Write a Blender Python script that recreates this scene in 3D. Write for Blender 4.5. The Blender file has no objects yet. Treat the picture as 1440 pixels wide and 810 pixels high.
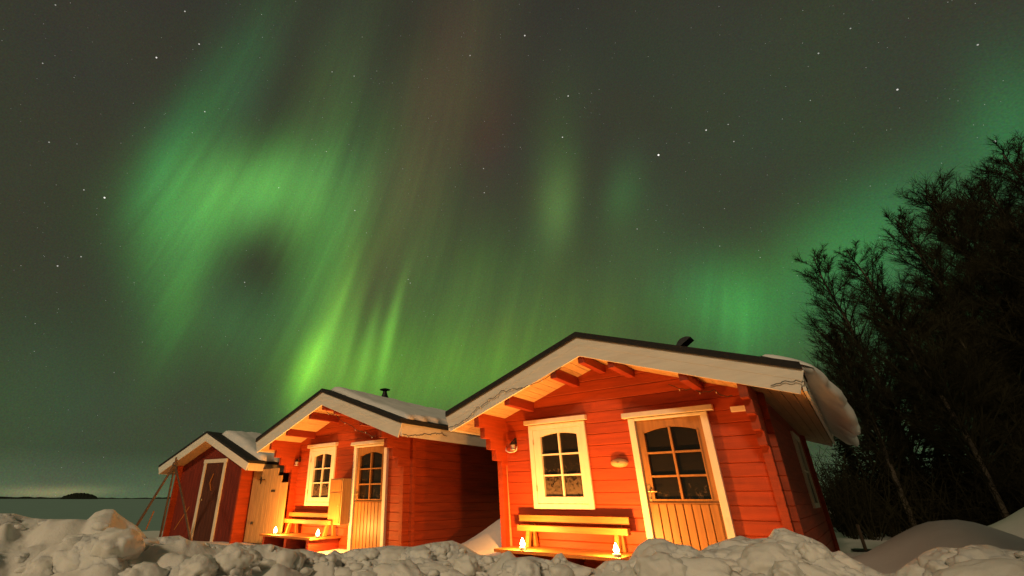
import bpy, math, random
import numpy as np
from mathutils import Vector, Matrix, noise as mnoise

sc = bpy.context.scene
# ------------------------------------------------------------------ camera
PX0, FPX, PITCH, YAW = 617.0, 652.0, math.radians(24.43), -0.6960
CAM = np.array([1.32, -7.28, 1.10])
cd = bpy.data.cameras.new('camera'); cam = bpy.data.objects.new('camera', cd)
sc.collection.objects.link(cam); sc.camera = cam
cam.location = CAM; cam.rotation_euler = (math.pi/2 + PITCH, 0.0, -YAW)
cd.sensor_width = 36; cd.lens = 36*FPX/1440; cd.shift_x = (720-PX0)/1440
cd.clip_start = 0.05; cd.clip_end = 9000
# ------------------------------------------------------------------ view
vs = sc.view_settings; vs.view_transform = 'Standard'; vs.look = 'None'; vs.exposure = 0.0; vs.gamma = 1; vs.use_curve_mapping = False
sc.cycles.use_denoising = True; sc.cycles.max_bounces = 5; sc.cycles.diffuse_bounces = 3; sc.cycles.glossy_bounces = 3
sc.cycles.sample_clamp_indirect = 2.0
sc.cycles.caustics_reflective = False; sc.cycles.caustics_refractive = False

def pix_dir(u, v):
    a, b = (u-PX0)/FPX, (405-v)/FPX
    cp, sp = math.cos(PITCH), math.sin(PITCH)
    Y, Z = cp-sp*b, sp+cp*b
    s, c = math.sin(YAW), math.cos(YAW)
    d = np.array([a*c+Y*s, -a*s+Y*c, Z]); return d/np.linalg.norm(d)
def on_plane(u, v, ax, val):
    d = pix_dir(u, v); i = 'xyz'.index(ax); return CAM + d*((val-CAM[i])/d[i])

# ------------------------------------------------------------------ world: aurora sky
SKY_GAIN = 1.0
def build_world():
    w = bpy.data.worlds.new('World'); sc.world = w; w.use_nodes = True
    nt = w.node_tree; N, L = nt.nodes, nt.links
    N.clear()
    out = N.new('ShaderNodeOutputWorld'); bg = N.new('ShaderNodeBackground'); L.new(bg.outputs[0], out.inputs[0])
    bg.inputs[1].default_value = SKY_GAIN
    tc = N.new('ShaderNodeTexCoord'); D0 = tc.outputs['Generated']
    def M(op, a, b=None, c=None, clamp=False):
        n = N.new('ShaderNodeMath'); n.operation = op; n.use_clamp = clamp
        for i, x in enumerate((a, b, c)):
            if x is None: continue
            if isinstance(x, (int, float)): n.inputs[i].default_value = float(x)
            else: L.new(x, n.inputs[i])
        return n.outputs[0]
    def V(op, a, b=None, out=0, scale=None):
        n = N.new('ShaderNodeVectorMath'); n.operation = op
        for i, x in enumerate((a, b)):
            if x is None: continue
            if isinstance(x, (tuple, list, np.ndarray)): n.inputs[i].default_value = tuple(float(q) for q in x)
            else: L.new(x, n.inputs[i])
        if scale is not None:
            if isinstance(scale, (int, float)): n.inputs['Scale'].default_value = scale
            else: L.new(scale, n.inputs['Scale'])
        return n.outputs[out]
    sep = N.new('ShaderNodeSeparateXYZ'); L.new(D0, sep.inputs[0])
    az = M('ARCTAN2', sep.outputs[0], sep.outputs[1])
    el = M('ARCSINE', sep.outputs[2])
    # soft domain warp so the curtains have uneven edges
    wn = N.new('ShaderNodeTexNoise'); wn.inputs['Scale'].default_value = 3.2; wn.inputs['Detail'].default_value = 3
    L.new(D0, wn.inputs['Vector'])
    wv = V('SUBTRACT', wn.outputs['Color'], (.5, .5, .5))
    D = V('ADD', D0, V('SCALE', wv, scale=.03))
    # streaks running up the sky
    cx = N.new('ShaderNodeCombineXYZ'); L.new(M('MULTIPLY', M('ADD', az, M('MULTIPLY', el, -.30)), 9.0), cx.inputs[0]); L.new(M('MULTIPLY', el, 1.1), cx.inputs[1])
    sn = N.new('ShaderNodeTexNoise'); sn.inputs['Scale'].default_value = 1.6; sn.inputs['Detail'].default_value = 3.5; sn.inputs['Roughness'].default_value = .55
    L.new(cx.outputs[0], sn.inputs['Vector'])
    streak = M('MULTIPLY_ADD', sn.outputs['Fac'], 1.1, .45)
    cx2 = N.new('ShaderNodeCombineXYZ'); L.new(M('MULTIPLY', M('ADD', az, M('MULTIPLY', el, -.34)), 34.0), cx2.inputs[0]); L.new(M('MULTIPLY', el, 1.6), cx2.inputs[1])
    sn2 = N.new('ShaderNodeTexNoise'); sn2.inputs['Scale'].default_value = 1.5; sn2.inputs['Detail'].default_value = 3; L.new(cx2.outputs[0], sn2.inputs['Vector'])
    streak = M('MULTIPLY', streak, M('MULTIPLY_ADD', sn2.outputs['Fac'], .55, .73))
    # base glow of the night sky by elevation
    cr = N.new('ShaderNodeValToRGB'); e = cr.color_ramp.elements
    e[0].position = 0.0; e[0].color = (.090, .130, .075, 1)
    e[1].position = 1.0; e[1].color = (.034, .032, .028, 1)
    for p, c in ((.06, (.046, .060, .036)), (.22, (.040, .047, .030)), (.5, (.041, .041, .031)), (.8, (.036, .034, .028))):
        x = e.new(p); x.color = (*c, 1)
    L.new(M('DIVIDE', el, 1.25, clamp=True), cr.inputs[0])
    total = cr.outputs[0]
    # blobs: pixel centre, sigmas, lean (deg, top to the right), colour, streaked?
    G = [
     (355, 268, 85, 44, 0, (.05, .24, .042), 1), (290, 300, 50, 60, 25, (.03, .13, .022), 1), (228, 330, 40, 85, 5, (.014, .11, .020), 1), (262, 405, 22, 75, 20, (.025, .13, .018), 1), (400, 245, 60, 40, 0, (.02, .06, .01), 1),
     (455, 315, 42, 75, 8, (.03, .13, .02), 1), (430, 400, 30, 60, 10, (.02, .07, .012), 1), (300, 150, 28, 110, 27, (.004, .055, .014), 1), (240, 190, 20, 90, 27, (.0, .040, .012), 1),
     (350, 130, 24, 90, 25, (.004, .022, .008), 1), (470, 150, 30, 120, 14, (.012, .028, .006), 1),
     (428, 515, 12, 36, 20, (.075, .25, .015), 0), (458, 470, 13, 80, 20, (.07, .17, .018), 0), (445, 490, 28, 80, 20, (.03, .09, .01), 0), (438, 508, 4.5, 42, 20, (.05, .17, .01), 0), (472, 440, 4.5, 62, 20, (.03, .09, .01), 0), (484, 500, 4, 40, 17, (.03, .08, .01), 0), (543, 480, 6, 46, 13, (.06, .19, .018), 0), (556, 440, 5, 50, 13, (.03, .09, .01), 0),
     (516, 485, 6, 46, 16, (.05, .15, .018), 0), (490, 460, 7, 60, 18, (.035, .09, .01), 0), (500, 530, 65, 50, 0, (.05, .13, .008), 1), (610, 530, 120, 55, 0, (.045, .15, .008), 1),
     (740, 480, 140, 85, 0, (.035, .075, .006), 1), (785, 292, 20, 46, 6, (.04, .10, .02), 0), (775, 250, 28, 90, 8, (.01, .03, .006), 0), (875, 268, 22, 42, 12, (.010, .045, .010), 0),
     (1015, 430, 62, 46, 0, (.01, .13, .025), 1), (1060, 460, 60, 60, 0, (.005, .07, .012), 1), (1195, 355, 85, 56, -20, (.01, .12, .028), 0), (1420, 175, 60, 80, 0, (.0, .075, .022), 0),
     (585, 250, 38, 170, 20, (.038, .036, .010), 1), (640, 90, 40, 110, 14, (.014, .002, .002), 0), (340, 455, 70, 50, 0, (.012, .065, .014), 1),
     (70, 560, 150, 90, 0, (.004, .016, .006), 0), (80, 694, 60, 6, 0, (.13, .11, .045), 0), (1340, 470, 170, 110, 0, (.0, .075, .022), 0),
     (620, 400, 75, 95, 0, (.02, .05, .008), 1), (1040, 445, 10, 45, 4, (.01, .07, .012), 0), (1018, 440, 7, 40, 4, (.01, .05, .01), 0), (378, 365, 46, 48, 0, (-.010, -.032, -.010), 0),
     (470, 200, 60, 110, 12, (.008, .03, .006), 1), (1100, 140, 190, 130, 0, (.0, .011, .003), 0), (900, 420, 160, 70, 0, (.006, .022, .005), 0), (690, 190, 24, 80, 12, (.014, .001, .001), 0),
     (500, 300, 18, 120, 20, (.02, .045, .008), 1), (1310, 255, 120, 50, -28, (.0, .045, .012), 0), (900, 330, 60, 60, 0, (.006, .018, .005), 0)]
    J = 6.0
    sv = None; pv = None
    for (u, v, su, s2, lean, col, st) in G:
        d0 = pix_dir(u, v); du = (pix_dir(u+J, v)-d0)/J; dv = (pix_dir(u, v-J)-d0)/J
        # least-squares map direction offset -> pixel offset
        A = np.array([du, dv]).T; P = np.linalg.pinv(A)       # 2x3
        t = math.radians(lean); Rm = np.array([[math.cos(t), -math.sin(t)], [math.sin(t), math.cos(t)]])
        B = np.diag([1/su, 1/s2]) @ Rm @ P / math.sqrt(1.6)
        off = V('SUBTRACT', D, d0)
        q1 = V('DOT_PRODUCT', off, B[0], out=1); q2 = V('DOT_PRODUCT', off, B[1], out=1)
        q = M('MULTIPLY_ADD', q1, q1, M('MULTIPLY', q2, q2))
        g = M('EXPONENT', M('MULTIPLY', q, -1.0))
        c = V('SCALE', col_vec(N, col), scale=g)
        if st: sv = c if sv is None else V('ADD', sv, c)
        else: pv = c if pv is None else V('ADD', pv, c)
    total = V('ADD', total, V('ADD', V('SCALE', sv, scale=streak), pv))
    # faint mottling
    mn = N.new('ShaderNodeTexNoise'); mn.inputs['Scale'].default_value = 7; mn.inputs['Detail'].default_value = 4; L.new(D0, mn.inputs['Vector'])
    total = V('MULTIPLY', total, V('ADD', V('SCALE', mn.outputs['Color'], scale=.28), (.86, .86, .86)))
    total = V('MAXIMUM', V('MULTIPLY', total, (1.03, 1.03, .92)), (.006, .008, .006))
    # fine grain like sensor noise, multiplied into the sky colour
    wn2 = N.new('ShaderNodeTexNoise'); wn2.inputs['Scale'].default_value = 420; wn2.inputs['Detail'].default_value = 1; L.new(D0, wn2.inputs['Vector'])
    total = V('MULTIPLY', total, V('ADD', V('SCALE', wn2.outputs['Color'], scale=.62), (.69, .69, .69)))
    # stars: scattered small ones plus the bright ones seen over the cabins
    for sc_, thr, amp in ((150.0, .072, .34), (95.0, .050, .40), (38.0, .026, .55)):
        vo = N.new('ShaderNodeTexVoronoi'); vo.inputs['Scale'].default_value = sc_; L.new(D0, vo.inputs['Vector'])
        m = M('LESS_THAN', vo.outputs['Distance'], thr)
        sp = N.new('ShaderNodeSeparateXYZ'); L.new(vo.outputs['Color'], sp.inputs[0])
        b = M('MULTIPLY', M('POWER', sp.outputs[0], 7.0), amp)
        total = V('ADD', total, V('SCALE', col_vec(N, (1, .97, .9)), scale=M('MULTIPLY', m, b)))
    stars = [(926,218,1.3),(147,278,1.0),(220,81,.8),(280,62,.6),(738,50,.7),(799,135,.6),(993,183,.7),(1262,126,.7),(791,193,.6),(499,296,.5),(288,157,.5),
             (81,374,.5),(114,361,.4),(661,78,.4),(681,271,.4),(1399,199,.6),(1375,63,.4),(1151,75,.4),(1032,199,.35),(69,200,.35),(60,89,.3),(118,267,.4),(260,16,.5),(392,264,.4),
             (577,398,.35),(896,322,.3),(1255,357,.4),(78,7,.3),(459,213,.3),(467,101,.3),(1024,175,.3),(680,237,.35),(1196,40,.3),(574,593-200,.3),(344,397,.4),(498,107,.3)]
    for u, v, a in stars:
        d0 = pix_dir(u, v)
        dist = V('DISTANCE', D0, d0, out=1)
        m = M('MULTIPLY', M('LESS_THAN', dist, 0.00075+.0006*a), a)
        total = V('ADD', total, V('SCALE', col_vec(N, (1, .95, .88)), scale=m))
    L.new(total, bg.inputs[0])
def col_vec(N, c):
    n = N.new('ShaderNodeCombineXYZ')
    for i in range(3): n.inputs[i].default_value = c[i]
    return n.outputs[0]
build_world()
sc.world.cycles.sampling_method = 'MANUAL'; sc.world.cycles.sample_map_resolution = 512

# ------------------------------------------------------------------ low warm light from an unseen source behind the camera
sd = bpy.data.lights.new('rear_light', 'SUN'); so = bpy.data.objects.new('rear_light', sd); sc.collection.objects.link(so)
sd.energy = 1.2; sd.angle = math.radians(6); sd.color = (1.0, .74, .45)
_t = Vector((-.20, .86, -.44)).normalized()
so.rotation_euler = _t.to_track_quat('-Z', 'Y').to_euler(); so.location = (0, -20, 10)

# ================================================================== helpers
col = sc.collection
def setp(o, label=None, cat=None, group=None, kind=None):
    if label: o['label'] = label
    if cat: o['category'] = cat
    if group: o['group'] = group
    if kind: o['kind'] = kind
    return o
def thing(name, label, cat, loc=(0, 0, 0), rz=0.0, group=None):
    o = bpy.data.objects.new(name, None); col.objects.link(o); o.location = loc; o.rotation_euler = (0, 0, rz)
    o.empty_display_size = .2
    return setp(o, label, cat, group)
class MB:
    def __init__(s): s.v = []; s.f = []
    def add(s, vs, fs):
        n = len(s.v); s.v += [tuple(map(float, p)) for p in vs]; s.f += [tuple(n+i for i in f) for f in fs]; return s
    def box(s, x0, x1, y0, y1, z0, z1):
        return s.add([(x0,y0,z0),(x1,y0,z0),(x1,y1,z0),(x0,y1,z0),(x0,y0,z1),(x1,y0,z1),(x1,y1,z1),(x0,y1,z1)],
                     [(0,3,2,1),(4,5,6,7),(0,1,5,4),(1,2,6,5),(2,3,7,6),(3,0,4,7)])
    def prism(s, poly, ax, a, b):
        """poly: list of 2D points; ax: extrusion axis"""
        n = len(poly)
        def P(p, t): return {'x': (t, p[0], p[1]), 'y': (p[0], t, p[1]), 'z': (p[0], p[1], t)}[ax]
        vs = [P(p, a) for p in poly]+[P(p, b) for p in poly]
        fs = [tuple(range(n)), tuple(range(2*n-1, n-1, -1))]+[(i, i+n, (i+1) % n+n, (i+1) % n) for i in range(n)]
        return s.add(vs, fs)
    def bar(s, a, b, w, h, up=(0, 0, 1)):
        a, b = Vector(a), Vector(b); d = (b-a).normalized(); u = Vector(up)
        r = d.cross(u).normalized(); u = r.cross(d).normalized()
        vs = [p+r*sx*w/2+u*sy*h/2 for p in (a, b) for sx, sy in ((-1,-1),(1,-1),(1,1),(-1,1))]
        return s.add(vs, [(3,2,1,0),(4,5,6,7),(0,1,5,4),(1,2,6,5),(2,3,7,6),(3,0,4,7)])
    def tube(s, pts, rad, n=8, cap=True):
        pts = [Vector(p) for p in pts]
        if not hasattr(rad, '__len__'): rad = [rad]*len(pts)
        base = len(s.v); ref = None
        for i, p in enumerate(pts):
            d = (pts[min(i+1, len(pts)-1)]-pts[max(i-1, 0)])
            d = d.normalized() if d.length > 1e-9 else Vector((0, 0, 1))
            if ref is None: ref = Vector((1, 0, 0)) if abs(d.x) < .8 else Vector((0, 1, 0))
            r = d.cross(ref).normalized(); u = r.cross(d).normalized(); ref = u
            for k in range(n):
                a = 2*math.pi*k/n; q = p+(r*math.cos(a)+u*math.sin(a))*rad[i]; s.v.append((q.x, q.y, q.z))
        for i in range(len(pts)-1):
            for k in range(n):
                a = base+i*n+k; b = base+i*n+(k+1) % n
                s.f.append((a, b, b+n, a+n))
        if cap:
            s.f.append(tuple(base+k for k in range(n))[::-1]); m = base+(len(pts)-1)*n; s.f.append(tuple(m+k for k in range(n)))
        return s
    def lathe(s, prof, c=(0, 0, 0), n=20):
        base = len(s.v)
        for r, z in prof:
            for k in range(n):
                a = 2*math.pi*k/n; s.v.append((c[0]+r*math.cos(a), c[1]+r*math.sin(a), c[2]+z))
        for i in range(len(prof)-1):
            for k in range(n):
                a = base+i*n+k; b = base+i*n+(k+1) % n
                s.f.append((a, b, b+n, a+n))
        s.f.append(tuple(base+k for k in range(n))[::-1]); m = base+(len(prof)-1)*n; s.f.append(tuple(m+k for k in range(n)))
        return s
    def build(s, name, m, parent=None, smooth=False, bevel=0, loc=None):
        me = bpy.data.meshes.new(name); me.from_pydata(s.v, [], s.f); me.update()
        o = bpy.data.objects.new(name, me); col.objects.link(o); me.materials.append(m)
        if smooth:
            me.polygons.foreach_set('use_smooth', [True]*len(me.polygons))
        if bevel:
            b = o.modifiers.new('b', 'BEVEL'); b.width = bevel; b.segments = 2; b.limit_method = 'ANGLE'
        if parent: o.parent = parent
        if loc is not None: o.location = loc
        return o
def copy_tree(o, parent=None):
    c = o.copy(); col.objects.link(c); c.parent = parent
    for ch in list(o.children): copy_tree(ch, c)
    return c

# ------------------------------------------------------------------ materials
def mat(name, base, rough=.6, noise=None, bump=None, spec=.4, metal=0, emit=None, coord='Object', mix2=None, sss=0):
    """noise: (scale xyz, amount, detail); mix2: (colour, scale xyz, lo, hi) stains; bump: (scale xyz, strength, distance)"""
    m = bpy.data.materials.new(name); m.use_nodes = True; nt = m.node_tree; N, L = nt.nodes, nt.links
    b = N['Principled BSDF']; b.inputs['Roughness'].default_value = rough; b.inputs['Metallic'].default_value = metal
    b.inputs['Specular IOR Level'].default_value = spec; b.inputs['Base Color'].default_value = (*base, 1)
    tc = N.new('ShaderNodeTexCoord')
    def nz(scale, detail=5, ro=.6):
        mp = N.new('ShaderNodeMapping'); mp.inputs['Scale'].default_value = scale; L.new(tc.outputs[coord], mp.inputs[0])
        n = N.new('ShaderNodeTexNoise'); n.inputs['Scale'].default_value = 1; n.inputs['Detail'].default_value = detail; n.inputs['Roughness'].default_value = ro
        L.new(mp.outputs[0], n.inputs['Vector']); return n.outputs['Fac']
    c = None
    if noise:
        f = nz(noise[0], noise[2] if len(noise) > 2 else 5)
        r = N.new('ShaderNodeValToRGB'); e = r.color_ramp.elements; a = noise[1]
        e[0].position = .3; e[1].position = .7
        e[0].color = (*[x*(1-a) for x in base], 1); e[1].color = (*[min(1, x*(1+a)) for x in base], 1)
        L.new(f, r.inputs[0]); c = r.outputs[0]
    if mix2:
        f = nz(mix2[1], 6, .65); r = N.new('ShaderNodeValToRGB'); e = r.color_ramp.elements
        e[0].position = mix2[2]; e[1].position = mix2[3]; e[0].color = (0,0,0,1); e[1].color = (1,1,1,1); L.new(f, r.inputs[0])
        x = N.new('ShaderNodeMix'); x.data_type = 'RGBA'; L.new(r.outputs[0], x.inputs[0])
        if c: L.new(c, x.inputs[6])
        else: x.inputs[6].default_value = (*base, 1)
        x.inputs[7].default_value = (*mix2[0], 1); c = x.outputs[2]
    if c: L.new(c, b.inputs['Base Color'])
    if bump:
        f = nz(bump[0], 6); bn = N.new('ShaderNodeBump'); bn.inputs['Strength'].default_value = bump[1]; bn.inputs['Distance'].default_value = bump[2]
        L.new(f, bn.inputs['Height']); L.new(bn.outputs[0], b.inputs['Normal'])
    if emit:
        b.inputs['Emission Color'].default_value = (*emit[0], 1); b.inputs['Emission Strength'].default_value = emit[1]
    if sss:
        b.inputs['Subsurface Weight'].default_value = sss; b.inputs['Subsurface Radius'].default_value = (.06, .04, .03); b.inputs['Subsurface Scale'].default_value = 1
    return m
RED = (.31, .040, .004)
M_red = mat('red_log_paint', RED, .62, ((1.2, 3, 16), .26), ((2, 30, 70), .35, .006), mix2=((.20, .020, .007), (2.5, 2, 9), .58, .80))
M_red_side = mat('red_log_paint_side', RED, .62, ((3, 1.2, 16), .26), ((30, 2, 70), .35, .006), mix2=((.20, .020, .007), (2, 2.5, 9), .58, .80))
M_redbeam = mat('red_beam_paint', (.24, .026, .007), .6, ((20, 1.5, 20), .2), ((50, 3, 50), .3, .004))
M_white = mat('white_trim_paint', (.70, .63, .48), .5, ((14, 14, 3), .07), ((60, 60, 8), .2, .003), mix2=((.52, .46, .36), (9, 9, 4), .62, .85))
M_fascia = mat('white_fascia_paint', (.78, .73, .62), .6, ((3, 5, 30), .06), ((6, 8, 80), .25, .003), mix2=((.66, .60, .49), (1.2, 3, 9), .50, .78))
M_soffit = mat('pale_soffit_boards', (.46, .30, .15), .65, ((14, 1.2, 14), .12), ((40, 2, 40), .3, .004), mix2=((.32, .20, .10), (5, 1.4, 5), .55, .8))
M_door = mat('varnished_pine', (.28, .13, .035), .45, ((28, 28, 2.2), .22), ((60, 60, 4), .25, .003), mix2=((.24, .11, .035), (16, 16, 3), .60, .82))
M_plank = mat('bare_pine_plank', (.30, .115, .022), .6, ((2, 26, 26), .20), ((4, 60, 60), .3, .004), mix2=((.24, .12, .04), (3, 18, 18), .58, .8))
M_plankv = mat('bare_pine_upright', (.40, .24, .09), .6, ((24, 24, 2), .24), ((60, 60, 4), .3, .004), mix2=((.30, .19, .09), (14, 14, 2.2), .55, .8))
M_felt = mat('black_roof_felt', (.018, .018, .018), .9, ((30, 30, 30), .3), ((90, 90, 90), .5, .004))
M_metal = mat('black_iron', (.03, .03, .03), .5, ((20, 20, 20), .3), None, .5, .7)
M_brass = mat('worn_brass', (.62, .46, .22), .35, ((30, 30, 30), .2), None, .5, .9)
M_bark = mat('dark_bark', (.052, .040, .028), .9, ((12, 12, 3), .4), ((30, 30, 8), .6, .02))
M_birch = mat('birch_bark', (.10, .08, .055), .85, ((10, 10, 4), .3), ((30, 30, 8), .6, .02), mix2=((.03, .025, .02), (4, 4, 1.6), .45, .62))
M_twig = mat('twig', (.024, .022, .011), .95, spec=.1)
M_needle = mat('spruce_needles', (.010, .016, .007), .95, ((3, 3, 3), .4))
M_pole = mat('grey_weathered_pole', (.10, .065, .04), .8, ((20, 20, 3), .3), ((60, 60, 6), .4, .004))
M_wire = mat('dark_cable', (.02, .018, .016), .6)
M_bulb = mat('clear_bulb', (.8, .75, .6), .1, spec=.8)
M_lampw = mat('opal_lamp_cover', (.82, .78, .66), .25, ((12, 12, 12), .04), spec=.6)
M_oval = mat('pale_wood_cover', (.42, .27, .13), .5, ((12, 12, 12), .1))
M_dark = mat('dark_interior', (.035, .02, .014), .9)
M_wax = mat('candle_wax', (.85, .7, .45), .5, emit=((1, .42, .10), 2.2))
M_flame = mat('flame', (1, .7, .3), .5, emit=((1, .62, .22), 60))
M_cup = mat('tin_cup', (.5, .45, .4), .4, metal=.6)

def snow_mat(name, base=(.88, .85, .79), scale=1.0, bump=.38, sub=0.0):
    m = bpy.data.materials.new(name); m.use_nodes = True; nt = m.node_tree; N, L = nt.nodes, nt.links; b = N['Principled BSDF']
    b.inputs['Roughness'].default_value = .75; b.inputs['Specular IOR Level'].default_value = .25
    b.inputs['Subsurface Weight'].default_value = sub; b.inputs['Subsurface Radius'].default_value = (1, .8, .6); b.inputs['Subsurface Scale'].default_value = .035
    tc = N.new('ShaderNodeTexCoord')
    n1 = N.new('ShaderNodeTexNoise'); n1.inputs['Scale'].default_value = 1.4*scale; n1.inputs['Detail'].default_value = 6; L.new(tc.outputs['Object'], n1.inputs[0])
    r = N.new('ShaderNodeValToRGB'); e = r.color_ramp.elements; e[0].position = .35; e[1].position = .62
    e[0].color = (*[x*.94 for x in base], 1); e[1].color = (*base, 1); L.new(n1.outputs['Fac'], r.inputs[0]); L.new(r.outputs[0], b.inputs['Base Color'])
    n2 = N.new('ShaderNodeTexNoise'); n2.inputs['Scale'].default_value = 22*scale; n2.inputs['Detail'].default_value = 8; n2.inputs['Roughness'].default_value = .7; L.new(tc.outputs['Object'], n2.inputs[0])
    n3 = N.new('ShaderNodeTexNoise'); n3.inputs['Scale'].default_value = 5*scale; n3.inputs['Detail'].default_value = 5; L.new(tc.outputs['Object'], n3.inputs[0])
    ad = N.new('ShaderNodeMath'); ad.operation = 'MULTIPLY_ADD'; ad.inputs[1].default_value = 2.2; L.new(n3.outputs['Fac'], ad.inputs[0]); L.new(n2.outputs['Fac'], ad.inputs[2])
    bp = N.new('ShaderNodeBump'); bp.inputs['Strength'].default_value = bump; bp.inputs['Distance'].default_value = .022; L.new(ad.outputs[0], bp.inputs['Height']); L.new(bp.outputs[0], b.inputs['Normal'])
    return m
M_snow = snow_mat('snow', sub=.45)
M_soft = snow_mat('soft_snow', (.84, .83, .80), .6, .25)
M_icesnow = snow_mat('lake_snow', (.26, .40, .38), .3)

def glass_mat(name, frost):
    """dark window glass over a dim room, frost ferns growing from the bottom panes"""
    m = bpy.data.materials.new(name); m.use_nodes = True; nt = m.node_tree; N, L = nt.nodes, nt.links; b = N['Principled BSDF']
    b.inputs['Roughness'].default_value = .06; b.inputs['Specular IOR Level'].default_value = .5; b.inputs['Base Color'].default_value = (.012, .010, .008, 1)
    tc = N.new('ShaderNodeTexCoord'); n = N.new('ShaderNodeTexNoise'); n.inputs['Scale'].default_value = 13; n.inputs['Detail'].default_value = 7; n.inputs['Roughness'].default_value = .72; n.inputs['Distortion'].default_value = 1.3
    L.new(tc.outputs['Object'], n.inputs[0])
    g = N.new('ShaderNodeSeparateXYZ'); L.new(tc.outputs['Object'], g.inputs[0])
    mr = N.new('ShaderNodeMapRange'); mr.inputs[1].default_value = frost[0]; mr.inputs[2].default_value = frost[1]; mr.inputs[3].default_value = frost[2]; mr.inputs[4].default_value = -.35
    L.new(g.outputs[2], mr.inputs[0])
    a = N.new('ShaderNodeMath'); a.operation = 'ADD'; L.new(n.outputs['Fac'], a.inputs[0]); L.new(mr.outputs[0], a.inputs[1])
    r = N.new('ShaderNodeValToRGB'); e = r.color_ramp.elements; e[0].position = .50; e[1].position = .72; e[0].color = (.012, .010, .008, 1); e[1].color = (.085, .058, .030, 1)
    L.new(a.outputs[0], r.inputs[0]); L.new(r.outputs[0], b.inputs['Base Color'])
    r2 = N.new('ShaderNodeMapRange'); r2.inputs[1].default_value = .5; r2.inputs[2].default_value = .7; r2.inputs[3].default_value = .06; r2.inputs[4].default_value = .6
    L.new(a.outputs[0], r2.inputs[0]); L.new(r2.outputs[0], b.inputs['Roughness'])
    return m
M_glass_win = glass_mat('frosted_window_glass', (1.25, 1.95, .19))
M_glass_door = glass_mat('door_glass', (1.1, 1.8, -.02))

# ================================================================== ground
def fbm(x, y, s, seed=0.0, o=4):
    return mnoise.fractal(Vector((x*s+seed, y*s-seed, seed*.37)), 1.0, 2.0, o)
def gauss(x, y, cx, cy, sx, sy, rot=0.0):
    c, s = math.cos(rot), math.sin(rot); dx, dy = x-cx, y-cy; a = (dx*c+dy*s)/sx; b = (-dx*s+dy*c)/sy
    return math.exp(-(a*a+b*b))
def ground_h(x, y):
    return land_h(x, y)-.22*min(1, max(0, (-17.5-x+.9*fbm(x, y, .3, 5))/1.5))
def land_h(x, y):
    r = math.hypot(x-CAM[0], y-CAM[1])
    h = .10 + .05*fbm(x, y, .35, 3.1) + .015*fbm(x, y, 1.7, 7.7)
    h *= 1-min(1, max(0, (r-25)/20))
    # drift heaped against the left wall of the right-hand cabin
    h += .95*gauss(x, y, -3.55, 1.6, 1.15, 1.5) if x < -3.2 else .5*gauss(x, y, -3.2, 1.6, .4, 1.2)*.6
    # ploughed heaps right of the cabins
    h += .74*gauss(x, y, 2.15, 2.4, 1.0, 1.5, .3)
    h += 1.35*gauss(x, y, 5.9, 7.2, 2.8, 2.3, -.2)
    h += .35*gauss(x, y, 4.0, 6.0, 1.6, 1.2, .5)
    h += .08*fbm(x, y, 1.1, 21.0)*min(1, gauss(x, y, 5, 6, 5, 5)*1.5)
    h += .12*gauss(x, y, -11.6, -2.6, 1.6, 1.0)
    return h
def polar_mesh(name, m, radii, azs, hf, closed=True, **kw):
    na, nr = len(azs), len(radii); V_ = []
    for r in radii:
        for a in azs:
            x, y = CAM[0]+r*math.sin(a), CAM[1]+r*math.cos(a); V_.append((x, y, hf(x, y)))
    F = []
    for i in range(nr-1):
        for k in range(na if closed else na-1):
            a = i*na+k; b = i*na+(k+1) % na; F.append((a, b, b+na, a+na)[::-1])
    mb = MB(); mb.v = V_; mb.f = F
    if closed: mb.f.append(tuple(range(na)))
    return mb.build(name, m, smooth=True, **kw)
radii = [.4]
while radii[-1] < 75: radii.append(radii[-1]*1.022+.01)
g = polar_mesh('ground', M_soft, radii, [2*math.pi*k/420 for k in range(420)], ground_h); setp(g, kind='structure')
lr = [70, 90, 130, 200, 350, 700, 1500, 4000]
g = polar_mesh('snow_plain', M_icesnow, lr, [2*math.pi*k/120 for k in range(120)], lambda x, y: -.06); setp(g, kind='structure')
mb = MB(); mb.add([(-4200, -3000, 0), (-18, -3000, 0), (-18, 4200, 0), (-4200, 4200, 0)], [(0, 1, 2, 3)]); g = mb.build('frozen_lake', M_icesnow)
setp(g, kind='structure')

# ---- ploughed snow bank in front of the camera, a fine sheet with lumps
SKY = [(-80,724),(0,722),(20,722),(43,728),(63,730),(83,730),(110,730),(123,731),(133,721),(147,716),(160,716),(167,723),(180,732),(193,740),(208,757),(227,755),(253,753),(267,760),(290,763),
 (320,767),(333,762),(347,767),(380,765),(397,770),(413,773),(433,773),(460,780),(470,773),(480,778),(497,772),(525,770),(549,767),(580,769),(608,763),(636,760),(653,767),(674,780),(695,782),(716,774),
 (726,784),(747,782),(775,788),(783,779),(790,777),(799,789),(817,795),(837,800),(851,789),(868,787),(884,788),(896,768),(912,757),(932,757),(949,765),(969,767),(985,775),(997,767),(1021,759),(1041,753),(1057,758),(1080,756),
 (1088,744),(1102,742),(1118,749),(1142,757),(1158,765),(1170,777),(1182,774),(1194,783),(1222,797),(1243,808),(1256,806),(1280,790),(1300,776),(1320,769),(1350,771),(1365,766),(1390,766),(1410,772),(1440,775),(1520,770)]
s_az, s_el = [], []
for u, v in SKY:
    d = pix_dir(u, v); s_az.append(math.atan2(d[0], d[1])); s_el.append(d[2]/math.hypot(d[0], d[1]))
s_az = np.array(s_az); s_el = np.array(s_el)
NA, NR = 1150, 250
A_ = np.linspace(s_az[0]-.25, s_az[-1]+.25, NA)
Rr = np.linspace(2.2, 6.2, NR)
AA, RR = np.meshgrid(A_, Rr)
X, Y = CAM[0]+RR*np.sin(AA), CAM[1]+RR*np.cos(AA)
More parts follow.
